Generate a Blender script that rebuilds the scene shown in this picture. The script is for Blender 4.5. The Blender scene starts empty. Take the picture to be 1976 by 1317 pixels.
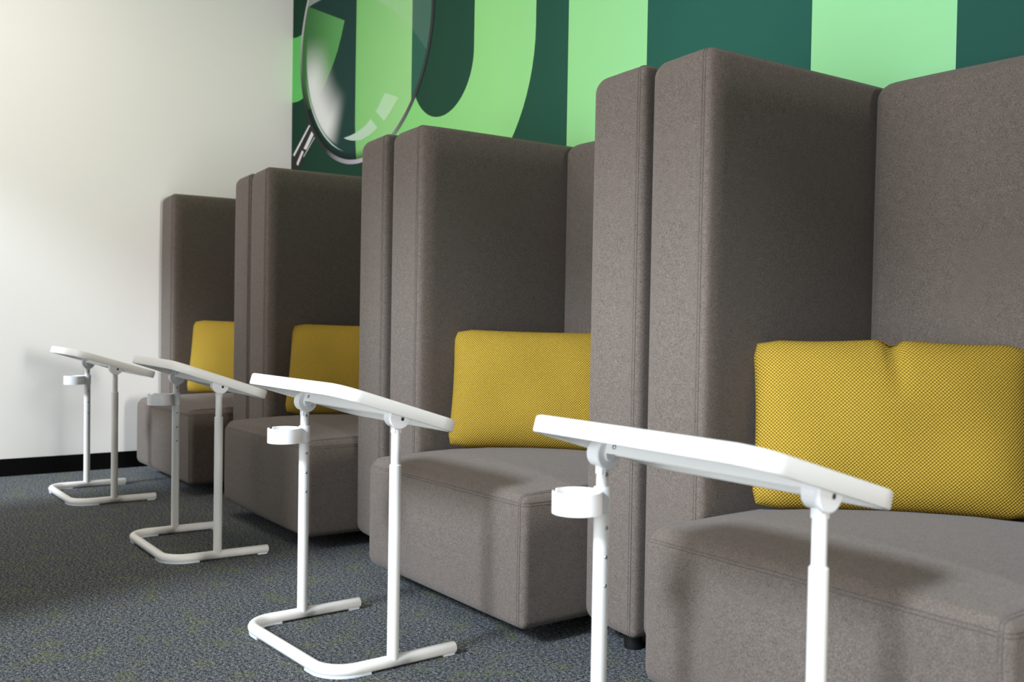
import bpy, bmesh, math, random
from mathutils import Vector, Matrix

random.seed(4)
S = bpy.context.scene
COL = S.collection

# ------------------------------------------------------------------ camera
def make_camera():
    yaw, pit, rol = 0.9274, -0.0235, 0.0170
    fw = Vector((-math.sin(yaw) * math.cos(pit), math.cos(yaw) * math.cos(pit), math.sin(pit)))
    r = fw.cross(Vector((0, 0, 1))).normalized()
    u = r.cross(fw)
    r2 = r * math.cos(rol) + u * math.sin(rol)
    u2 = u * math.cos(rol) - r * math.sin(rol)
    cd = bpy.data.cameras.new('camera')
    cd.sensor_fit = 'HORIZONTAL'
    cd.sensor_width = 36.0
    cd.lens = 1952.4 * 36.0 / 1976.0
    cd.clip_start = 0.05
    cd.dof.use_dof = True
    cd.dof.focus_distance = 2.75
    cd.dof.aperture_fstop = 4.5
    o = bpy.data.objects.new('camera', cd)
    COL.objects.link(o)
    M = Matrix((r2, u2, -fw)).transposed().to_4x4()
    M.translation = Vector((5.1539, -2.4082, 0.80))
    o.matrix_world = M
    S.camera = o
make_camera()

# ------------------------------------------------------------------ light, exposure
S.view_settings.view_transform = 'Standard'
S.view_settings.look = 'None'
S.view_settings.gamma = 1.0
S.view_settings.use_curve_mapping = False
S.view_settings.exposure = 0.14

# the room: x from the white wall, y from the mural wall (room on -y), z up
WX, RX, FY, CZ = -0.14, 13.5, -3.0, 2.95
# windows in the front wall: (x0, x1, z0, z1, watts)
WINDOWS = [(-0.10, 0.95, 0.25, 2.45, 8.0), (2.50, 5.30, 0.25, 2.65, 32.0)]
ADDED_END_WINDOW = (-1.65, -0.95, 0.5, 2.6, 520.0)      # added, unseen, to light the white wall from the far right: y0, y1, z0, z1, watts

world = bpy.data.worlds.new('world')
S.world = world
world.use_nodes = True
bgn = world.node_tree.nodes['Background']
bgn.inputs['Color'].default_value = (0.80, 0.90, 1.0, 1)
bgn.inputs['Strength'].default_value = 0.4

def area(name, loc, rot, sx, sy, w, colr, spread=180):
    ld = bpy.data.lights.new(name, 'AREA')
    ld.shape = 'RECTANGLE'
    ld.size, ld.size_y = sx, sy
    ld.energy = w
    ld.color = colr
    ld.spread = math.radians(spread)
    o = bpy.data.objects.new(name, ld)
    o.location = loc
    o.rotation_euler = rot
    COL.objects.link(o)
    return o
for (a, b, z0, z1, w) in WINDOWS:
    area('window_daylight', ((a + b) / 2, FY - 0.10, (z0 + z1) / 2), (math.radians(90), 0, 0), b - a, z1 - z0, w, (0.90, 0.95, 1.0), 95)
ey0, ey1, ez0, ez1, ew = ADDED_END_WINDOW
area('window_daylight', (RX + 0.10, (ey0 + ey1) / 2, (ez0 + ez1) / 2), (math.radians(90), 0, math.radians(90)), ey1 - ey0, ez1 - ez0, ew, (1.0, 0.97, 0.925))  # added fill behind the end opening, brightens the white wall
# bright hazy sky low over the windows: a broad, soft sun disc
sd = bpy.data.lights.new('hazy_sun', 'SUN')
sd.energy = 4.0
sd.angle = math.radians(10)
sd.color = (0.78, 0.88, 1.0)
so = bpy.data.objects.new('hazy_sun', sd)
COL.objects.link(so)
so.location = (4.5, -9.0, 5.0)
az, el = math.radians(11), math.radians(33)
so.rotation_euler = Vector((-math.sin(az) * math.cos(el), math.cos(az) * math.cos(el), -math.sin(el))).to_track_quat('-Z', 'Y').to_euler()
area('ceiling_lamp_light', (2.6, -2.2, CZ - 0.03), (0, 0, 0), 4.6, 0.4, 17.0, (1.0, 0.82, 0.60))  # unseen warm fill under the ceiling, added for brownish ambient light
area('ceiling_lamp_light', (1.0, -1.9, CZ - 0.03), (0, 0, 0), 1.2, 1.0, 18.0, (1.0, 0.94, 0.87))  # second unseen fill, added to brighten the white wall

# ------------------------------------------------------------------ material helpers
def srgb(r, g, b):
    def f(c):
        c /= 255.0
        return c / 12.92 if c <= 0.04045 else ((c + 0.055) / 1.055) ** 2.4
    return (f(r), f(g), f(b), 1.0)

class NT:
    def __init__(s, name, rough=0.6, spec=0.5):
        s.m = bpy.data.materials.new(name)
        s.m.use_nodes = True
        s.t = s.m.node_tree
        s.b = s.t.nodes['Principled BSDF']
        s.b.inputs['Roughness'].default_value = rough
        s.b.inputs['Specular IOR Level'].default_value = spec
    def n(s, kind, **kw):
        x = s.t.nodes.new(kind)
        for k, v in kw.items():
            setattr(x, k, v)
        return x
    def l(s, a, b):
        s.t.links.new(a, b)
    def setin(s, sock, v):
        if hasattr(v, 'is_linked'):
            s.l(v, sock)
        else:
            sock.default_value = v
    def math(s, op, a, b=0.0, c=None, clamp=False):
        x = s.n('ShaderNodeMath', operation=op)
        x.use_clamp = clamp
        s.setin(x.inputs[0], a)
        s.setin(x.inputs[1], b)
        if c is not None:
            s.setin(x.inputs[2], c)
        return x.outputs[0]
    def mix(s, f, a, b, mode='MIX'):
        x = s.n('ShaderNodeMix', data_type='RGBA', blend_type=mode)
        s.setin(x.inputs[0], f)
        s.setin(x.inputs[6], a)
        s.setin(x.inputs[7], b)
        return x.outputs[2]
    def noise(s, vec, scale, detail=2.0, rough=0.5):
        x = s.n('ShaderNodeTexNoise')
        s.l(vec, x.inputs['Vector'])
        x.inputs['Scale'].default_value = scale
        x.inputs['Detail'].default_value = detail
        x.inputs['Roughness'].default_value = rough
        return x.outputs['Fac']
    def ramp(s, f, stops):
        x = s.n('ShaderNodeValToRGB')
        e = x.color_ramp.elements
        e[0].position, e[0].color = stops[0]
        e[1].position, e[1].color = stops[-1]
        for p, c in stops[1:-1]:
            k = e.new(p)
            k.color = c
        s.l(f, x.inputs[0])
        return x.outputs[0]
    def smooth(s, v, a, b):
        x = s.n('ShaderNodeMapRange', interpolation_type='SMOOTHSTEP')
        s.l(v, x.inputs['Value'])
        x.inputs['From Min'].default_value = a
        x.inputs['From Max'].default_value = b
        return x.outputs['Result']
    def obj(s):
        return s.n('ShaderNodeTexCoord').outputs['Object']
    def pos(s):
        return s.n('ShaderNodeNewGeometry').outputs['Position']
    def scale(s, vec, v):
        x = s.n('ShaderNodeMapping')
        s.l(vec, x.inputs['Vector'])
        x.inputs['Scale'].default_value = v
        return x.outputs['Vector']
    def bump(s, h, strength, dist):
        x = s.n('ShaderNodeBump')
        x.inputs['Strength'].default_value = strength
        x.inputs['Distance'].default_value = dist
        s.l(h, x.inputs['Height'])
        s.l(x.outputs[0], s.b.inputs['Normal'])
    def base(s, c):
        s.setin(s.b.inputs['Base Color'], c)

def mat_plain(name, c, rough=0.6, spec=0.5, metal=0.0):
    k = NT(name, rough, spec)
    k.base(c)
    k.b.inputs['Metallic'].default_value = metal
    return k.m

def mat_paint(name, c, rough=0.85):
    k = NT(name, rough, 0.25)
    p = k.pos()
    n = k.noise(p, 260.0, 3.0)
    n2 = k.noise(p, 1.3, 2.0)
    k.base(k.mix(k.math('MULTIPLY', n2, 0.06), c, (c[0] * 0.8, c[1] * 0.8, c[2] * 0.8, 1)))
    k.bump(n, 0.12, 0.001)
    return k.m

def mat_fabric(name, c0, c1):
    k = NT(name, 0.95, 0.12)
    p = k.obj()
    warp = k.noise(k.scale(p, (1.0, 1.0, 0.30)), 1150.0, 2.0, 0.7)
    weft = k.noise(k.scale(p, (0.35, 0.35, 1.0)), 1000.0, 2.0, 0.7)
    g = k.math('ADD', k.math('MULTIPLY', warp, 0.6), k.math('MULTIPLY', weft, 0.4))
    cloud = k.noise(p, 55.0, 3.0)
    g2 = k.math('ADD', g, k.math('MULTIPLY', k.math('SUBTRACT', cloud, 0.5), 0.06))
    k.base(k.ramp(g2, [(0.36, c0), (0.64, c1)]))
    k.bump(g, 0.5, 0.0016)
    k.b.inputs['Sheen Weight'].default_value = 0.12
    k.b.inputs['Sheen Roughness'].default_value = 0.5
    return k.m

def mat_weave(name):
    k = NT(name, 0.85, 0.2)
    uv = k.n('ShaderNodeTexCoord').outputs['UV']
    sp = k.n('ShaderNodeSeparateXYZ')
    nz = k.n('ShaderNodeTexNoise')
    k.l(uv, nz.inputs['Vector'])
    nz.inputs['Scale'].default_value = 60.0
    vm = k.n('ShaderNodeVectorMath', operation='MULTIPLY_ADD')
    k.l(nz.outputs['Color'], vm.inputs[0])
    vm.inputs[1].default_value = (0.0008, 0.0008, 0)
    k.l(uv, vm.inputs[2])
    k.l(vm.outputs[0], sp.inputs[0])
    w = 2 * math.pi / 0.0082
    cx = k.math('COSINE', k.math('MULTIPLY', sp.outputs[0], w))
    cy = k.math('COSINE', k.math('MULTIPLY', sp.outputs[1], w))
    h = k.math('MULTIPLY_ADD', k.math('MULTIPLY', cx, cy), 0.5, 0.5)
    tone = k.noise(uv, 300.0, 2.0)
    col = k.ramp(h, [(0.10, srgb(84, 67, 18)), (0.40, srgb(150, 118, 26)), (0.85, srgb(212, 178, 76))])
    k.base(k.mix(k.math('MULTIPLY', tone, 0.35), col, srgb(126, 108, 26)))
    k.bump(h, 0.8, 0.0022)
    return k.m

def mat_carpet():
    k = NT('carpet_pile', 1.0, 0.05)
    p = k.pos()
    fine = k.noise(p, 300.0, 4.0, 0.8)
    mid = k.noise(p, 120.0, 3.0, 0.7)
    g = k.math('ADD', k.math('MULTIPLY', fine, 0.65), k.math('MULTIPLY', mid, 0.35))
    col = k.ramp(g, [(0.40, srgb(22, 24, 27)), (0.50, srgb(78, 81, 84)), (0.60, srgb(184, 188, 192))])
    blot = k.smooth(k.noise(p, 11.0, 4.0, 0.7), 0.50, 0.66)
    fleck = k.smooth(k.noise(p, 170.0, 2.0, 0.6), 0.47, 0.62)
    k.base(k.mix(k.math('MULTIPLY', k.math('MULTIPLY', blot, fleck), 0.80), col, srgb(132, 140, 52)))
    k.bump(g, 1.0, 0.007)
    return k.m

# mural print: the printed colours drift from left to right over the wall
def xramp(k, stops, x0=-0.2, x1=4.2):
    sp = k.n('ShaderNodeSeparateXYZ')
    k.l(k.pos(), sp.inputs[0])
    mr = k.n('ShaderNodeMapRange')
    k.l(sp.outputs[0], mr.inputs['Value'])
    mr.inputs['From Min'].default_value = x0
    mr.inputs['From Max'].default_value = x1
    return k.ramp(mr.outputs[0], stops)

LENS = (0.650, 2.196, 0.672, 0.632)      # printed lens: centre x, z, half width, half height

def lens_polar(k):
    sp = k.n('ShaderNodeSeparateXYZ')
    k.l(k.pos(), sp.inputs[0])
    dx = k.math('DIVIDE', k.math('SUBTRACT', sp.outputs[0], LENS[0]), LENS[2])
    dz = k.math('DIVIDE', k.math('SUBTRACT', sp.outputs[2], LENS[1]), LENS[3])
    rho = k.math('SQRT', k.math('ADD', k.math('MULTIPLY', dx, dx), k.math('MULTIPLY', dz, dz)))
    ang = k.math('ARCTAN2', k.math('MULTIPLY', dz, -1.0), k.math('MULTIPLY', dx, -1.0))   # 0 = left, + = downwards
    return rho, ang, sp

def dim(stops, f):
    return [(p, (c[0] * f, c[1] * f, c[2] * f, 1)) for p, c in stops]

def mat_print(name, stops, lens=False):
    k = NT(name, 0.7, 0.12)
    c = xramp(k, stops)
    if lens:
        rho, ang, sp = lens_polar(k)
        # printed sheen crescent along the lower left of the glass
        band = k.math('MULTIPLY', k.smooth(rho, 0.44, 0.83), k.math('SUBTRACT', 1.0, k.smooth(rho, 0.885, 0.915)))
        span = k.math('MULTIPLY', k.smooth(ang, -0.22, 0.34), k.math('SUBTRACT', 1.0, k.smooth(ang, 0.88, 1.22)))
        c = k.mix(k.math('MULTIPLY', k.math('MULTIPLY', band, span), 0.95), c, srgb(238, 240, 238))
        # darker printed edge of the lower glass
        edge = k.math('MULTIPLY', k.smooth(rho, 0.90, 0.985), k.smooth(ang, 0.15, 0.5))
        edge = k.math('MULTIPLY', edge, k.math('SUBTRACT', 1.0, k.smooth(ang, 1.6, 2.0)))
        c = k.mix(k.math('MULTIPLY', edge, 0.72), c, srgb(10, 18, 16))
        # pale reflected upper area: everything above a printed arc
        ddx = k.math('SUBTRACT', sp.outputs[0], 0.16)
        ddz = k.math('SUBTRACT', sp.outputs[2], 0.93)
        rr = k.math('SQRT', k.math('ADD', k.math('MULTIPLY', ddx, ddx), k.math('MULTIPLY', ddz, ddz)))
        up = k.smooth(rr, 1.531, 1.539)
        fade = k.math('SUBTRACT', 1.0, k.math('MULTIPLY', k.smooth(sp.outputs[0], 0.35, 1.25), 0.85))
        c = k.mix(k.math('MULTIPLY', k.math('MULTIPLY', up, fade), 0.48), c, srgb(214, 224, 218))
    k.base(c)
    k.bump(k.noise(k.pos(), 300.0, 2.0), 0.08, 0.001)
    return k.m

M = {}
M['wall'] = mat_paint('white_wall_paint', srgb(248, 247, 244))
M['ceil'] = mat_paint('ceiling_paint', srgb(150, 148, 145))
M['wall_grey'] = mat_paint('grey_wall_paint', srgb(140, 138, 135))
M['base'] = mat_plain('black_skirting', srgb(5, 5, 5), 0.75, 0.1)
M['carpet'] = mat_carpet()
M['fabric'] = mat_fabric('grey_brown_upholstery', srgb(62, 56, 51), srgb(130, 119, 111))
M['thread'] = mat_fabric('upholstery_seam', srgb(70, 64, 61), srgb(118, 108, 102))
M['foot'] = mat_plain('black_plastic', srgb(14, 14, 15), 0.45)
M['yellow'] = mat_weave('mustard_weave')
M['mustard_thread'] = mat_plain('mustard_thread', srgb(128, 100, 24), 0.9, 0.1)
M['white'] = mat_plain('white_powder_coat', srgb(236, 235, 231), 0.38, 0.45)
M['plastic'] = mat_plain('white_plastic', srgb(240, 240, 240), 0.3, 0.5)
M['pad'] = mat_plain('pale_glide_plastic', srgb(214, 222, 232), 0.4)
M['steel'] = mat_plain('bare_steel', srgb(170, 176, 184), 0.35, 0.5, 1.0)
M['hole'] = mat_plain('dark_hole', srgb(38, 42, 48), 0.6)
M['frame'] = mat_plain('window_frame_paint', srgb(226, 226, 224), 0.5)
DARK = [(0.0, srgb(22, 62, 47)), (0.3, srgb(34, 74, 56)), (0.5, srgb(40, 88, 70)), (0.72, srgb(42, 100, 86)), (1.0, srgb(34, 78, 70))]
LITE = [(0.0, srgb(104, 204, 108)), (0.25, srgb(142, 226, 130)), (0.45, srgb(166, 240, 152)), (0.62, srgb(164, 236, 162)), (1.0, srgb(154, 222, 165))]
DARK, LITE = dim(DARK, 0.95), dim(LITE, 0.93)
M['m_dark'] = mat_print('print_dark_green', DARK)
M['m_lite'] = mat_print('print_light_green', LITE)
M['l_dark'] = mat_print('print_lens_dark', [(0.0, srgb(26, 58, 52)), (0.2, srgb(34, 68, 62)), (0.30, srgb(52, 104, 86)), (1.0, srgb(58, 112, 94))], True)
M['l_lite'] = mat_print('print_lens_light', [(0.0, srgb(52, 96, 52)), (0.07, srgb(72, 126, 72)), (0.15, srgb(102, 172, 98)), (0.19, srgb(138, 206, 124)), (0.32, srgb(166, 226, 150)), (1.0, srgb(166, 226, 152))], True)
M['p_black'] = mat_plain('print_black', srgb(16, 18, 18), 0.5, 0.3)
M['p_white'] = mat_plain('print_white', srgb(236, 234, 236), 0.5, 0.3)
M['p_gleam'] = mat_print('print_gleam', [(0.0, srgb(196, 216, 206)), (0.16, srgb(196, 216, 206)), (0.28, srgb(186, 232, 176)), (1.0, srgb(186, 232, 176))])
def mat_rim():
    k = NT('print_rim', 0.5, 0.3)
    rho, ang, sp = lens_polar(k)
    a = k.math('MULTIPLY_ADD', ang, 1 / (2 * math.pi), 0.5)
    k.base(k.ramp(a, [(0.0, srgb(40, 44, 46)), (0.40, srgb(210, 208, 208)), (0.47, srgb(190, 188, 188)), (0.53, srgb(70, 76, 76)), (0.57, srgb(12, 20, 18)), (0.66, srgb(14, 24, 22)), (0.70, srgb(150, 146, 158)), (0.78, srgb(206, 200, 210)), (0.85, srgb(110, 108, 114)), (0.90, srgb(44, 48, 50)), (1.0, srgb(44, 48, 50))]))
    return k.m
M['p_rim'] = mat_rim()

# ------------------------------------------------------------------ object helpers
def link_mesh(name, bm, mat, parent=None, smooth=True):
    bmesh.ops.recalc_face_normals(bm, faces=bm.faces)
    me = bpy.data.meshes.new(name)
    bm.to_mesh(me)
    bm.free()
    if smooth:
        for p in me.polygons:
            p.use_smooth = True
    me.materials.append(M[mat])
    o = bpy.data.objects.new(name, me)
    COL.objects.link(o)
    if parent:
        o.parent = parent
    return o

def sharp(o, deg=35):
    me = o.data
    bm = bmesh.new()
    bm.from_mesh(me)
    for e in bm.edges:
        if len(e.link_faces) == 2 and e.calc_face_angle(0) > math.radians(deg):
            e.smooth = False
    bm.to_mesh(me)
    bm.free()
    return o

def empty(name, label, cat, loc, rz=0.0, group=None):
    o = bpy.data.objects.new(name, None)
    o.empty_display_size = 0.1
    COL.objects.link(o)
    o.location = loc
    o.rotation_euler = (0, 0, rz)
    o['label'] = label
    o['category'] = cat
    if group:
        o['group'] = group
    return o

def dup(root, label, loc, rz):
    r = root.copy()
    COL.objects.link(r)
    r.location = loc
    r.rotation_euler = (0, 0, rz)
    r['label'] = label
    for ch in list(root.children):
        c = ch.copy()
        COL.objects.link(c)
        c.parent = r
        for g in list(ch.children):
            d = g.copy()
            COL.objects.link(d)
            d.parent = c
    return r

def add_box(bm, x0, x1, y0, y1, z0, z1):
    v = [bm.verts.new((x, y, z)) for x in (x0, x1) for y in (y0, y1) for z in (z0, z1)]
    for f in ((0, 1, 3, 2), (4, 6, 7, 5), (0, 4, 5, 1), (2, 3, 7, 6), (0, 2, 6, 4), (1, 5, 7, 3)):
        bm.faces.new([v[i] for i in f])

def add_tube(bm, pts, r, seg=16, cap=True, closed=False):
    pts = [Vector(p) for p in pts]
    n = len(pts)
    rings = []
    prev = None
    for i, p in enumerate(pts):
        a = pts[(i - 1) % n] if (closed or i > 0) else p
        b = pts[(i + 1) % n] if (closed or i < n - 1) else p
        t = (b - a).normalized()
        if prev is None:
            ref = Vector((0, 0, 1)) if abs(t.z) < 0.9 else Vector((1, 0, 0))
            s = t.cross(ref).normalized()
        else:
            s = (prev - t * prev.dot(t)).normalized()
        prev = s
        q = t.cross(s)
        rr = r[i] if isinstance(r, (list, tuple)) else r
        rings.append([bm.verts.new(p + (s * math.cos(2 * math.pi * k / seg) + q * math.sin(2 * math.pi * k / seg)) * rr) for k in range(seg)])
    m = n if closed else n - 1
    for i in range(m):
        A, B = rings[i], rings[(i + 1) % n]
        for k in range(seg):
            bm.faces.new((A[k], A[(k + 1) % seg], B[(k + 1) % seg], B[k]))
    if cap and not closed:
        bm.faces.new(rings[0])
        bm.faces.new(rings[-1])

def add_lathe(bm, prof, seg=32, axis='z', at=(0, 0, 0)):
    rings = []
    for (r, h) in prof:
        ring = []
        for k in range(seg):
            a = 2 * math.pi * k / seg
            c = (r * math.cos(a), r * math.sin(a), h)
            if axis == 'x':
                c = (h, r * math.cos(a), r * math.sin(a))
            if axis == 'y':
                c = (r * math.cos(a), h, r * math.sin(a))
            ring.append(bm.verts.new((c[0] + at[0], c[1] + at[1], c[2] + at[2])))
        rings.append(ring)
    for A, B in zip(rings[:-1], rings[1:]):
        for k in range(seg):
            bm.faces.new((A[k], A[(k + 1) % seg], B[(k + 1) % seg], B[k]))
    bm.faces.new(rings[0])
    bm.faces.new(rings[-1])

# soft upholstered block: rounder on the -x side than on the +x side, slightly puffed
class Soft:
    def __init__(s, size, c, r_l, r_r, puff=(0.004, 0.004, 0.004), top_puff=0.0):
        s.h = [v / 2 for v in size]
        s.c = Vector(c)
        s.rl, s.rr, s.puff, s.tp = r_l, r_r, puff, top_puff
    def map(s, p, off=0.0):
        h = s.h
        f = (p[0] + h[0]) / (2 * h[0])
        f = f * f * (3 - 2 * f)
        r = s.rl + (s.rr - s.rl) * f
        q = Vector([max(-(h[i] - r), min(h[i] - r, p[i])) for i in range(3)])
        d = Vector(p) - q
        n = d.normalized() if d.length > 1e-9 else Vector((0, 0, 1))
        o = q + n * (r + off)
        u = [max(0.0, 1 - abs(p[i] / h[i]) ** 4) for i in range(3)]
        ax = max(range(3), key=lambda i: abs(p[i] / h[i]))
        a, b = [i for i in range(3) if i != ax]
        w = u[a] * u[b]
        k = s.puff[ax]
        if ax == 2 and p[2] > 0:
            w = (max(0, 1 - (p[a] / h[a]) ** 2)) ** 0.5 * (max(0, 1 - (p[b] / h[b]) ** 2)) ** 0.5 if s.tp else w
            k = s.tp or k
        o[ax] += math.copysign(k * w, p[ax])
        return o + s.c
    def bm(s, n=7):
        R = max(s.rl, s.rr)
        bm = bmesh.new()
        def axis(h):
            e = [0, 0.2 * R, 0.4 * R, 0.6 * R, 0.8 * R, R]
            lo = [-h + t for t in e]
            hi = [h - t for t in reversed(e)]
            mid = [(-h + R) + (2 * h - 2 * R) * i / n for i in range(1, n)]
            return lo + mid + hi
        for ax in range(3):
            a, b = [i for i in range(3) if i != ax]
            A, B = axis(s.h[a]), axis(s.h[b])
            for sg in (-1, 1):
                grid = []
                for va in A:
                    row = []
                    for vb in B:
                        p = [0, 0, 0]
                        p[ax], p[a], p[b] = sg * s.h[ax], va, vb
                        row.append(bm.verts.new(s.map(p)))
                    grid.append(row)
                for i in range(len(A) - 1):
                    for j in range(len(B) - 1):
                        bm.faces.new((grid[i][j], grid[i + 1][j], grid[i + 1][j + 1], grid[i][j + 1]))
        bmesh.ops.remove_doubles(bm, verts=bm.verts, dist=1e-5)
        return bm
    def loop(s, ax, v, off, n=26):
        """points running round the block at constant coordinate v on axis ax"""
        a, b = [i for i in range(3) if i != ax]
        ha, hb = s.h[a], s.h[b]
        out = []
        def ease(t):
            return math.copysign(1 - (1 - abs(t)) ** 2.2, t)
        ts = [ease(-1 + 2 * i / n) for i in range(n)]
        for sa, sb, fixed in ((1, 0, -1), (0, 1, 1), (-1, 0, 1), (0, -1, -1)):
            for t in ts:
                p = [0, 0, 0]
                p[ax] = v
                if sa:
                    p[a], p[b] = t * sa * ha, fixed * hb
                else:
                    p[b], p[a] = t * sb * hb, fixed * ha
                out.append(s.map(p, off))
        return out

def seams(soft, specs, parent):
    bm = bmesh.new()
    for ax, v in specs:
        add_tube(bm, soft.loop(ax, v, 0.0002), 0.0011, 5, closed=True)
    return link_mesh('seam', bm, 'thread', parent)

# ------------------------------------------------------------------ setting
def struct(name, bm, mat, parent=None, smooth=False):
    o = link_mesh(name, bm, mat, parent, smooth)
    o['kind'] = 'structure'
    return o
def box_struct(name, mat, *b):
    bm = bmesh.new()
    add_box(bm, *b)
    return struct(name, bm, mat)
box_struct('floor', 'carpet', WX - 0.2, RX + 0.2, FY - 0.2, 0.2, -0.1, 0.0)
box_struct('ceiling', 'ceil', WX - 0.2, RX + 0.2, FY - 0.2, 0.2, CZ, CZ + 0.1)
box_struct('wall_left', 'wall', WX - 0.2, WX, FY - 0.2, 0.2, 0.0, CZ)
bm = bmesh.new()
add_box(bm, RX, RX + 0.2, FY - 0.2, ey0, 0.0, CZ)
add_box(bm, RX, RX + 0.2, ey1, 0.2, 0.0, CZ)
add_box(bm, RX, RX + 0.2, ey0, ey1, 0.0, ez0)
add_box(bm, RX, RX + 0.2, ey0, ey1, ez1, CZ)
struct('wall_right', bm, 'wall_grey')
bm = bmesh.new()
add_box(bm, RX + 0.05, RX + 0.12, ey0, ey0 + 0.05, ez0, ez1)
add_box(bm, RX + 0.05, RX + 0.12, ey1 - 0.05, ey1, ez0, ez1)
add_box(bm, RX + 0.05, RX + 0.12, ey0 + 0.05, ey1 - 0.05, ez0, ez0 + 0.05)
add_box(bm, RX + 0.05, RX + 0.12, ey0 + 0.05, ey1 - 0.05, ez1 - 0.05, ez1)
struct('window_3', bm, 'frame')  # frame of the added end opening, out of view
box_struct('wall_back', 'wall', WX, RX, 0.0, 0.2, 0.0, CZ)
bm = bmesh.new()
xs = WX
for (a, b, z0, z1, w) in WINDOWS:
    add_box(bm, xs, a, FY - 0.2, FY, 0.0, CZ)
    add_box(bm, a, b, FY - 0.2, FY, 0.0, z0)
    add_box(bm, a, b, FY - 0.2, FY, z1, CZ)
    xs = b
add_box(bm, xs, RX, FY - 0.2, FY, 0.0, CZ)
struct('wall_front', bm, 'wall_grey')
for i, (a, b, z0, z1, w) in enumerate(WINDOWS):
    bm = bmesh.new()
    t = 0.05
    add_box(bm, a, a + t, FY - 0.12, FY - 0.05, z0, z1)
    add_box(bm, b - t, b, FY - 0.12, FY - 0.05, z0, z1)
    add_box(bm, a + t, b - t, FY - 0.12, FY - 0.05, z0, z0 + t)
    add_box(bm, a + t, b - t, FY - 0.12, FY - 0.05, z1 - t, z1)
    struct('window_%d' % (i + 1), bm, 'frame')
def skirting(name, x0, x1, y0, y1):
    bm = bmesh.new()
    add_box(bm, x0, x1, y0, y1, 0.0, 0.083)
    bmesh.ops.bevel(bm, geom=[e for e in bm.edges if all(v.co.z > 0.05 for v in e.verts)], offset=0.002, segments=2, affect='EDGES')
    struct(name, bm, 'base')
skirting('baseboard_left', WX, WX + 0.012, FY, 0.0)
skirting('baseboard_back', WX + 0.012, RX, -0.012, 0.0)
skirting('baseboard_right', RX - 0.012, RX, FY, -0.012)
skirting('baseboard_front', WX + 0.012, RX - 0.012, FY, FY + 0.012)

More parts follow.
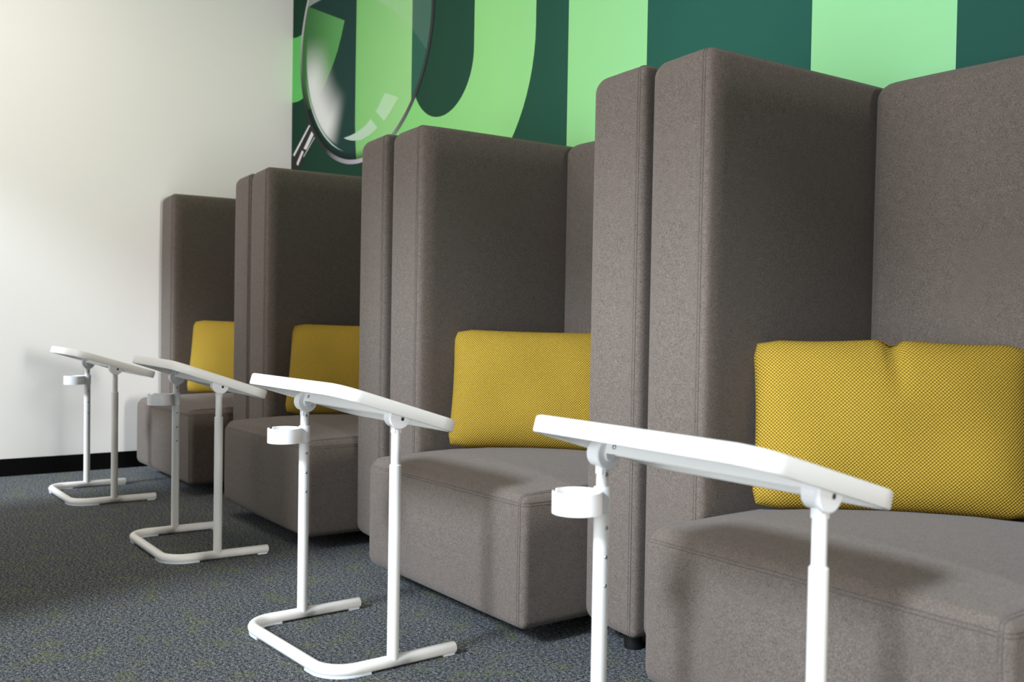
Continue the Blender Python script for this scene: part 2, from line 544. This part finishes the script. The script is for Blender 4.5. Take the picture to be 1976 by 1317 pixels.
# ------------------------------------------------------------------ mural (flat print on the back wall)
def make_mural():
    z0, z1 = 0.083, CZ
    bm = bmesh.new()
    add_box(bm, WX, RX, -0.0012, 0.0, z0, z1)
    root = link_mesh('wall_mural', bm, 'm_dark', None, False)
    root['label'] = 'green wall mural with giant pale green letters and a printed magnifying glass'
    root['category'] = 'mural'
    def flat(name, pts, mat, y, parent=root):
        bm = bmesh.new()
        f = bm.faces.new([bm.verts.new((x, y, z)) for x, z in pts])
        f.normal_update()
        if f.normal.y > 0:
            f.normal_flip()
        bmesh.ops.triangulate(bm, faces=bm.faces)
        me = bpy.data.meshes.new(name)
        bm.to_mesh(me)
        bm.free()
        me.materials.append(M[mat])
        o = bpy.data.objects.new(name, me)
        COL.objects.link(o)
        o.parent = parent
        return o
    cx, cz, ra, rb = LENS
    ell = lambda s, n=96: [(cx + ra * s * math.cos(2 * math.pi * i / n), cz + rb * s * math.sin(2 * math.pi * i / n)) for i in range(n)]
    def clip(poly, s=1.0):
        out = poly
        E = ell(s)
        for i in range(len(E)):
            a, b = E[i], E[(i + 1) % len(E)]
            side = lambda p: (b[0] - a[0]) * (p[1] - a[1]) - (b[1] - a[1]) * (p[0] - a[0])
            new = []
            for j in range(len(out)):
                p, q = out[j - 1], out[j]
                sp, sq = side(p), side(q)
                if (sp >= 0) != (sq >= 0):
                    t = sp / (sp - sq)
                    new.append((p[0] + t * (q[0] - p[0]), p[1] + t * (q[1] - p[1])))
                if sq >= 0:
                    new.append(q)
            out = new
        return out
    # the letter U: pale outer shape with a dark counter
    ux, uz = 1.396, 1.924
    arc = lambda r, n=40, rz=None: [(ux + r * math.cos(math.pi * i / n), uz - (rz or r) * math.sin(math.pi * i / n)) for i in range(n + 1)]
    outer = [(ux + 0.668, z1)] + arc(0.668) + [(ux - 0.668, z1)]
    inner = [(ux - 0.25, z1)] + list(reversed(arc(0.25))) + [(ux + 0.25, z1)]
    flat('letter', outer + inner, 'm_lite', -0.0018)
    for a, b in ((2.26, 2.674), (3.339, 3.775), (4.50, 4.93), (5.60, 6.02)):
        flat('letter', [(a, z0), (b, z0), (b, z1), (a, z1)], 'm_lite', -0.0018)
    # end of another pale letter at the corner, left of the lens
    flat('letter', [(WX, 2.336), (-0.10, 2.329), (-0.06, 2.328), (0.02, 2.334), (0.12, 2.36), (0.2, 2.2), (0.12, 2.02), (0.02, 1.982), (-0.04, 1.973), (-0.08, 1.972), (WX, 1.977)], 'm_lite', -0.0018)
    # printed magnifying glass
    glass = flat('magnifying_glass', ell(1.0), 'l_dark', -0.0024)
    flat('lens_letter', clip([(0.612, z1), (0.607, 1.98), (0.608, 1.75), (0.617, 1.64), (0.636, 1.50), (1.147, 1.50), (1.147, z1)], 0.995), 'l_lite', -0.0030, glass)
    flat('lens_letter', clip([(0.0, 2.487), (0.072, 2.458), (0.27, 2.379), (0.481, 2.295), (0.447, 2.222), (0.407, 2.155), (0.364, 2.100), (0.318, 2.055), (0.27, 2.01), (0.19, 1.955), (0.10, 1.908), (-0.1, 1.90)], 0.995), 'l_lite', -0.0030, glass)
    flat('gleam', [(0.489, 1.698), (0.557, 1.701), (0.615, 1.707), (0.672, 1.718), (0.72, 1.731), (0.771, 1.754), (0.838, 1.703), (0.8, 1.688), (0.761, 1.678), (0.682, 1.665), (0.641, 1.666), (0.583, 1.673), (0.532, 1.684)], 'p_gleam', -0.0036, glass)
    flat('gleam', [(0.905, 1.858), (0.873, 1.828), (0.82, 1.783), (0.902, 1.724), (0.95, 1.752), (0.993, 1.783), (1.035, 1.816)], 'p_gleam', -0.0036, glass)
    # thin bright line along the inner lower left rim
    A = [(cx + ra * 0.925 * math.cos(t), cz + rb * 0.925 * math.sin(t)) for t in [math.radians(190 + 65 * i / 20) for i in range(21)]]
    B = [(cx + ra * (0.925 - 0.020 * math.sin(math.pi * i / 20)) * math.cos(math.radians(190 + 65 * i / 20)), cz + rb * (0.925 - 0.020 * math.sin(math.pi * i / 20)) * math.sin(math.radians(190 + 65 * i / 20))) for i in range(1, 20)]
    flat('gleam', A + list(reversed(B)), 'p_gleam', -0.0036, glass)
    # rim as a ring
    bm = bmesh.new()
    n = 128
    o_, i_ = [], []
    for k in range(n):
        a = 2 * math.pi * k / n
        o_.append(bm.verts.new((cx + (ra + 0.012) * math.cos(a), -0.0040, cz + (rb + 0.012) * math.sin(a))))
        i_.append(bm.verts.new((cx + (ra - 0.010) * math.cos(a), -0.0040, cz + (rb - 0.010) * math.sin(a))))
    for k in range(n):
        bm.faces.new((o_[k], o_[(k + 1) % n], i_[(k + 1) % n], i_[k]))
    link_mesh('rim', bm, 'p_rim', glass, False)
    flat('handle', [(0.070, 1.832), (0.158, 1.752), (0.033, 1.655), (-0.041, 1.59), (-0.07, 1.55), (WX, 1.50), (WX, 1.672), (-0.039, 1.746)], 'p_black', -0.0022, glass)
    for q in ([(0.084, 1.823), (0.096, 1.816), (-0.1, 1.673), (-0.116, 1.685)], [(0.115, 1.783), (0.140, 1.762), (0.053, 1.692), (0.018, 1.702)], [(-0.002, 1.696), (0.019, 1.684), (-0.052, 1.616), (-0.072, 1.63)], [(0.150, 1.748), (0.154, 1.744), (0.02, 1.655), (0.016, 1.659)]):
        flat('handle_gleam', q, 'p_white', -0.0028, glass)
make_mural()

# ------------------------------------------------------------------ high-backed armchairs
T, W, HT, D, PR, ZB, ZS, TB = 0.197, 0.781, 1.390, 0.561, 0.178, 0.050, 0.364, 0.135
def make_chair(label, loc, rz):
    root = empty('high_back_armchair', label, 'armchair', loc, rz, 'high-backed armchairs along the mural wall')
    dep = D + TB
    for x0 in (0.0, T + W):
        s = Soft((T - 0.004, dep, HT - ZB), (x0 + T / 2, dep / 2, (HT + ZB) / 2), 0.040, 0.014, (0.003, 0.004, 0.004))
        p = link_mesh('side_panel', s.bm(), 'fabric', root)
        seams(s, [(0, s.h[0] - 0.013), (0, s.h[0] - 0.020)], p)
    s = Soft((W - 0.004, TB - 0.004, HT - ZB - 0.004), (T + W / 2, D + TB / 2, (HT + ZB) / 2), 0.040, 0.030, (0.003, 0.012, 0.004))
    p = link_mesh('back_panel', s.bm(), 'fabric', root)
    seams(s, [(1, -s.h[1] + 0.03), (1, -s.h[1] + 0.037)], p)
    ln = D + PR
    s = Soft((W - 0.006, ln, ZS + 0.006 - ZB), (T + W / 2, (D - PR) / 2, (ZS + 0.006 + ZB) / 2), 0.036, 0.016, (0.004, 0.006, 0.0), 0.034)
    p = link_mesh('seat', s.bm(), 'fabric', root)
    seams(s, [(0, s.h[0] - 0.012), (0, s.h[0] - 0.019), (2, s.h[2] - 0.014), (2, s.h[2] - 0.021)], p)
    for x in (T * 0.62, T + W + T * 0.62):
        for y in (0.07, dep - 0.07):
            bm = bmesh.new()
            add_lathe(bm, [(0.020, 0.0), (0.022, 0.002), (0.024, ZB - 0.004), (0.024, ZB + 0.004)], 20, 'z', (x, y, 0))
            sharp(link_mesh('foot', bm, 'foot', root))
    return root
CH = [(-0.1286, -0.7278, 0.0041, 'far grey-brown high-backed armchair standing against the white wall'),
      (1.0861, -0.7466, -0.0129, 'brown high-backed armchair in shade, second along from the white wall'),
      (2.2801, -0.7617, -0.0021, 'grey high-backed armchair behind the laptop table whose whole base shows nearest'),
      (3.4626, -0.7647, -0.0219, 'nearest grey high-backed armchair, cut by the right edge, holding the creased cushion')]
chair0 = make_chair(CH[0][3], (CH[0][0], CH[0][1], 0), CH[0][2])
for c in CH[1:]:
    dup(chair0, c[3], (c[0], c[1], 0), c[2])

# ------------------------------------------------------------------ cushions
def cushion_mesh(L, Hh, Th, seed, dent):
    rnd = random.Random(seed)
    ph = [rnd.uniform(0, 6.28) for _ in range(6)]
    bm = bmesh.new()
    uvl = bm.loops.layers.uv.new('UVMap')
    n, m = 56, 40
    def P(i, j, sg):
        u, v = -1 + 2 * i / n, -1 + 2 * j / m
        u = math.copysign(1 - (1 - abs(u)) ** 1.35, u)
        v = math.copysign(1 - (1 - abs(v)) ** 1.35, v)
        x = u * L / 2 * (1 - 0.030 * (1 - v * v) * abs(u) ** 3)
        z = v * Hh / 2 * (1 - 0.035 * (1 - u * u) * abs(v) ** 3)
        # rounded corners
        k = max(0.0, abs(u) + abs(v) - 1.80)
        x -= math.copysign(k * 0.085, u) * 0.6
        z -= math.copysign(k * 0.085, v) * 0.6
        h = (max(0, 1 - abs(u) ** 4.0) ** 0.55) * (max(0, 1 - abs(v) ** 3.0) ** 0.6)
        t = Th / 2 * h
        t += 0.0035 * h * (math.sin(5 * u + ph[0]) * math.sin(4 * v + ph[1]) + 0.6 * math.sin(9 * u + 3 * v + ph[2]))
        if sg < 0 and dent:
            w = math.exp(-((u - dent[0] - 0.05 * (1 - v)) / 0.055) ** 2) * max(0.0, (v - 0.25) / 0.75)
            t -= dent[1] * w
        if dent and v > 0.3:
            w = math.exp(-((u - dent[0]) / 0.40) ** 2)
            z += 0.010 * w * (v - 0.3) / 0.7
            z -= 0.014 * math.exp(-((u - dent[0] - 0.02) / 0.05) ** 2) * max(0.0, (v - 0.7) / 0.3)
        return Vector((x, sg * t, z)), (u * L / 2 * 1.06, v * Hh / 2 * 1.1)
    for sg in (-1, 1):
        G, U = [], []
        for i in range(n + 1):
            r, ru = [], []
            for j in range(m + 1):
                p, q = P(i, j, sg)
                r.append(bm.verts.new(p))
                ru.append(q)
            G.append(r)
            U.append(ru)
        for i in range(n):
            for j in range(m):
                idx = [(i, j), (i + 1, j), (i + 1, j + 1), (i, j + 1)]
                f = bm.faces.new([G[a][b] for a, b in idx])
                for lp, (a, b) in zip(f.loops, idx):
                    lp[uvl].uv = U[a][b]
    bmesh.ops.remove_doubles(bm, verts=bm.verts, dist=2e-5)
    # stitched edge
    bs = bmesh.new()
    ring = [P(i, 0, 1)[0] for i in range(n)] + [P(n, j, 1)[0] for j in range(m)] + [P(n - i, m, 1)[0] for i in range(n)] + [P(0, m - j, 1)[0] for j in range(m)]
    add_tube(bs, ring, 0.0011, 6, closed=True)
    return bm, bs
CG = 'mustard cushions on the armchair seats'
def make_cushion(ci, lx, ly, ang, lean, L, Hh, label, dent=None, seed=0, zoff=0.0):
    cx, cy, crz = CH[ci][:3]
    x = cx + math.cos(crz) * lx - math.sin(crz) * ly
    y = cy + math.sin(crz) * lx + math.cos(crz) * ly
    bm, bs = cushion_mesh(L, Hh, 0.15, seed, dent)
    o = link_mesh('lumbar_cushion', bm, 'yellow')
    link_mesh('stitched_edge', bs, 'mustard_thread', o)
    o.location = (x, y, 0.392 + zoff + Hh / 2 * math.cos(lean))
    o.rotation_euler = Matrix.Rotation(ang, 3, 'Z').to_euler()
    o.matrix_world = Matrix.Translation(o.location) @ Matrix.Rotation(ang, 4, 'Z') @ Matrix.Rotation(-lean, 4, 'X')
    o['label'] = label
    o['category'] = 'cushion'
    o['group'] = CG
make_cushion(0, 0.425, 0.285, math.radians(43), 0.20, 0.585, 0.375, 'mustard woven cushion on the far armchair beside the white wall', None, 1)
make_cushion(1, 0.425, 0.292, math.radians(43), 0.20, 0.585, 0.375, 'deep mustard cushion on the shaded armchair second from the white wall', None, 2)
make_cushion(2, 0.425, 0.312, math.radians(43), 0.20, 0.585, 0.375, 'pale mustard woven cushion on the grey armchair beside the nearest one', None, 3)
make_cushion(3, 0.425, 0.340, math.radians(43), 0.20, 0.585, 0.375, 'large nearest mustard cushion with a creased dent in its top edge', (0.0, 0.022), 4)

# ------------------------------------------------------------------ laptop side tables
WP, LU, PY, RT, LX, LY, RC = 0.4547, 0.33, 0.16, 0.0136, 0.508, 0.3404, 0.058
ZJ = 0.463
TBL = [(0.5935, -1.2078, -0.0119, 0.5615, -0.2946, 'far white laptop table on a tube base in front of the white wall'),
       (1.7547, -1.2004, -0.0295, 0.5639, -0.3217, 'shaded cream white laptop table, second from the white wall'),
       (2.9485, -1.2524, 0.0196, 0.5709, -0.2976, 'bright white laptop table with its whole tube base in front of grey armchair'),
       (4.0719, -1.2280, -0.0147, 0.5660, -0.2751, 'nearest white laptop table, its base cut off by the bottom edge')]
def rrect(lx, ly, r, n=8):
    out = []
    for sx, sy, a0 in ((1, 1, 0), (-1, 1, 90), (-1, -1, 180), (1, -1, 270)):
        for k in range(n + 1):
            a = math.radians(a0 + 90 * k / n)
            out.append((sx * (lx / 2 - r) + r * math.cos(a), sy * (ly / 2 - r) + r * math.sin(a)))
    return out
def make_table(d):
    x, y, rz, zh, tilt, label = d
    root = empty('laptop_table', label, 'side table', (x, y, 0), rz, 'white laptop tables before the armchairs')
    # U base
    R = 0.070
    zc = RT + 0.0022
    pts = [(-WP / 2, LU - PY, zc)]
    for k in range(11):
        a = math.pi / 2 * k / 10
        pts.append((-WP / 2 + R - R * math.cos(a), -PY + R - R * math.sin(a), zc))
    for k in range(11):
        a = math.pi / 2 * k / 10
        pts.append((WP / 2 - R + R * math.sin(a), -PY + R - R * math.cos(a), zc))
    pts.append((WP / 2, LU - PY, zc))
    # rounded tube ends
    e0, e1 = Vector(pts[0]), Vector(pts[-1])
    P2 = [e0, e0 + Vector((0, -0.002, 0))] + [Vector(p) for p in pts[1:-1]] + [e1 + Vector((0, -0.002, 0)), e1]
    rad = [RT * 0.86] + [RT] * (len(P2) - 2) + [RT * 0.86]
    bm = bmesh.new()
    add_tube(bm, P2, rad, 20)
    base = sharp(link_mesh('base_tube', bm, 'white', root), 50)
    # glide pads: curved at the corners, short at the open ends
    for sx in (-1, 1):
        bm = bmesh.new()
        A, B = [], []
        for k in range(15):
            f = -0.35 + 1.7 * k / 14
            ff = min(1, max(0, f))
            a = math.pi / 2 * ff
            px = WP / 2 - R + R * math.sin(a)
            py = -PY + R - R * math.cos(a)
            if f < 0:
                px += f * R * 1.2
            if f > 1:
                py += (f - 1) * R * 1.2
            nx, ny = math.sin(a), -math.cos(a)
            A.append((sx * (px + nx * 0.0105), py + ny * 0.0105))
            B.append((sx * (px - nx * 0.0105), py - ny * 0.0105))
        ring = A + list(reversed(B))
        lo = [bm.verts.new((p[0], p[1], 0.0)) for p in ring]
        hi = [bm.verts.new((p[0], p[1], 0.0055)) for p in ring]
        k = len(ring)
        for i in range(k):
            bm.faces.new((lo[i], lo[(i + 1) % k], hi[(i + 1) % k], hi[i]))
        h = k // 2
        for i in range(h - 1):
            for L in (lo, hi):
                bm.faces.new((L[i], L[i + 1], L[k - 2 - i], L[k - 1 - i]))
        sharp(link_mesh('glide_pad', bm, 'pad', base))
        bm = bmesh.new()
        add_box(bm, sx * WP / 2 - 0.008, sx * WP / 2 + 0.008, LU - PY - 0.036, LU - PY - 0.004, 0.0, 0.0055)
        link_mesh('glide_pad', bm, 'pad', base, False)
    # poles
    for sx in (-1, 1):
        px = sx * WP / 2
        bm = bmesh.new()
        add_lathe(bm, [(RT, zc + 0.004), (RT, ZJ - 0.002), (RT - 0.0015, ZJ), (0.0108, ZJ)], 28, 'z', (px, 0, 0))
        lower = sharp(link_mesh('lower_pole', bm, 'white', root))
        bm = bmesh.new()
        add_lathe(bm, [(0.0106, ZJ - 0.01), (0.0106, zh - 0.008)], 24, 'z', (px, 0, 0))
        upper = sharp(link_mesh('upper_pole', bm, 'white', root))
        for z in (0.437, 0.386, 0.336):
            bm = bmesh.new()
            sd = -sx
            prof = [(0.0034, -0.002), (0.0034, 0.0006), (0.0026, 0.0014), (0.0010, 0.0016)]
            add_lathe(bm, [(r, sd * h) for r, h in prof], 12, 'x', (px + sd * RT, 0.0, z))
            link_mesh('screw', bm, 'steel', lower)
        bm = bmesh.new()
        add_lathe(bm, [(r, -sx * h) for r, h in [(0.0038, -0.002), (0.0038, 0.0006), (0.0026, 0.0014)]], 12, 'x', (px - sx * 0.0106, 0.0, zh - 0.036))
        link_mesh('spring_button', bm, 'steel', upper)
        # barrel head on the pole and disc bracket under the top
        bm = bmesh.new()
        add_lathe(bm, [(0.0215, -0.017), (0.0238, -0.015), (0.0238, 0.0065), (0.0225, 0.0080)], 32, 'x', (px, 0, zh))
        add_box(bm, px - 0.009, px + 0.009, -0.0085, 0.0085, zh - 0.036, zh - 0.012)
        hinge = sharp(link_mesh('hinge', bm, 'plastic', root))
        bm = bmesh.new()
        add_lathe(bm, [(0.0262, 0.0082), (0.0268, 0.0092), (0.0268, 0.0165), (0.0252, 0.0178), (0.0160, 0.0178)], 36, 'x', (px, 0, zh))
        disc = sharp(link_mesh('hinge_disc', bm, 'plastic', root))
        bm = bmesh.new()
        if sx < 0:
            add_lathe(bm, [(0.0125, 0.0176), (0.0125, 0.0205), (0.0110, 0.0220)], 24, 'x', (px, 0, zh))
            sharp(link_mesh('knob', bm, 'plastic', disc))
        else:
            add_lathe(bm, [(0.0042, 0.0176), (0.0042, 0.0182)], 14, 'x', (px, 0.006, zh - 0.004))
            link_mesh('screw_hole', bm, 'hole', disc)
    # cup holder on the far pole, ring towards the room
    px = -WP / 2
    bm = bmesh.new()
    add_lathe(bm, [(0.0108, ZJ + 0.001), (0.0150, ZJ + 0.002), (0.0150, ZJ + 0.043), (0.0140, ZJ + 0.0445), (0.0108, ZJ + 0.0445)], 24, 'z', (px, 0, 0))
    collar = sharp(link_mesh('cup_holder', bm, 'plastic', root))
    bm = bmesh.new()
    rc, gy = 0.0435, -0.0560
    zr0, zr1 = ZJ + 0.004, ZJ + 0.042
    n = 56
    prof_rings = []
    for k in range(n + 1):
        a = 2 * math.pi * k / n
        # a low stretch of the rim on the outer side: the notch
        dd = abs((a - math.radians(211) + math.pi) % (2 * math.pi) - math.pi)
        top = zr1 - (0.0075 if dd < math.radians(11) else 0.0)
        ring = []
        for (rr, zz) in ((rc, zr0), (rc, top - 0.001), (rc - 0.001, top), (rc - 0.003, top), (rc - 0.003, zr0 + 0.003)):
            ring.append(bm.verts.new((px + rr * math.cos(a), gy + rr * math.sin(a), zz)))
        prof_rings.append(ring)
    for A, B in zip(prof_rings[:-1], prof_rings[1:]):
        for i in range(4):
            bm.faces.new((A[i], B[i], B[i + 1], A[i + 1]))
    bm.faces.new([r[0] for r in prof_rings[:-1]])
    bm.faces.new([r[4] for r in prof_rings[:-1]])
    bmesh.ops.remove_doubles(bm, verts=bm.verts, dist=1e-5)
    sharp(link_mesh('ring', bm, 'plastic', collar))
    # tilted top: an inverted shallow tray
    bm = bmesh.new()
    zt, zb = 0.0315, 0.0030
    prof = [(0.0105, zt), (0.0035, zt - 0.0003), (0.0009, zt - 0.0022), (0.0, zt - 0.005), (0.0, zb + 0.003), (0.0015, zb), (0.0105, zb), (0.0120, zb + 0.002), (0.0120, zt - 0.007)]
    loops = []
    for ins, z in prof:
        loops.append([bm.verts.new((p[0], p[1], z)) for p in rrect(LX - 2 * ins, LY - 2 * ins, max(RC - ins, 0.01))])
    k = len(loops[0])
    for A, B in zip(loops[:-1], loops[1:]):
        for i in range(k):
            bm.faces.new((A[i], A[(i + 1) % k], B[(i + 1) % k], B[i]))
    bm.faces.new(loops[0])
    bm.faces.new(loops[-1])
    top = sharp(link_mesh('tabletop', bm, 'white', root), 30)
    top.location = (0, 0, zh)
    top.rotation_euler = (tilt, 0, 0)
    # support channel and brackets under the top
    bm = bmesh.new()
    add_box(bm, -WP / 2 + 0.0165, WP / 2 + 0.0088, -0.013, -0.010, 0.000, 0.0245)
    add_box(bm, -WP / 2 + 0.0165, WP / 2 + 0.0088, 0.010, 0.013, 0.000, 0.0245)
    add_box(bm, -WP / 2 + 0.0165, WP / 2 + 0.0088, -0.010, 0.010, 0.020, 0.0245)
    for sx in (-1, 1):
        px = sx * WP / 2
        add_box(bm, px + 0.0088, px + 0.0165, -0.022, 0.022, 0.0, 0.0245)
    bar = link_mesh('support_bar', bm, 'white', top, False)
    for q in (-WP / 2 + 0.040, WP / 2 - 0.030):
        bm = bmesh.new()
        add_lathe(bm, [(0.0045, 0.0), (0.0045, -0.0012), (0.0030, -0.0022)], 14, 'y', (q, -0.013, 0.013))
        link_mesh('screw', bm, 'steel', top)
    return root
for d in TBL:
    make_table(d)
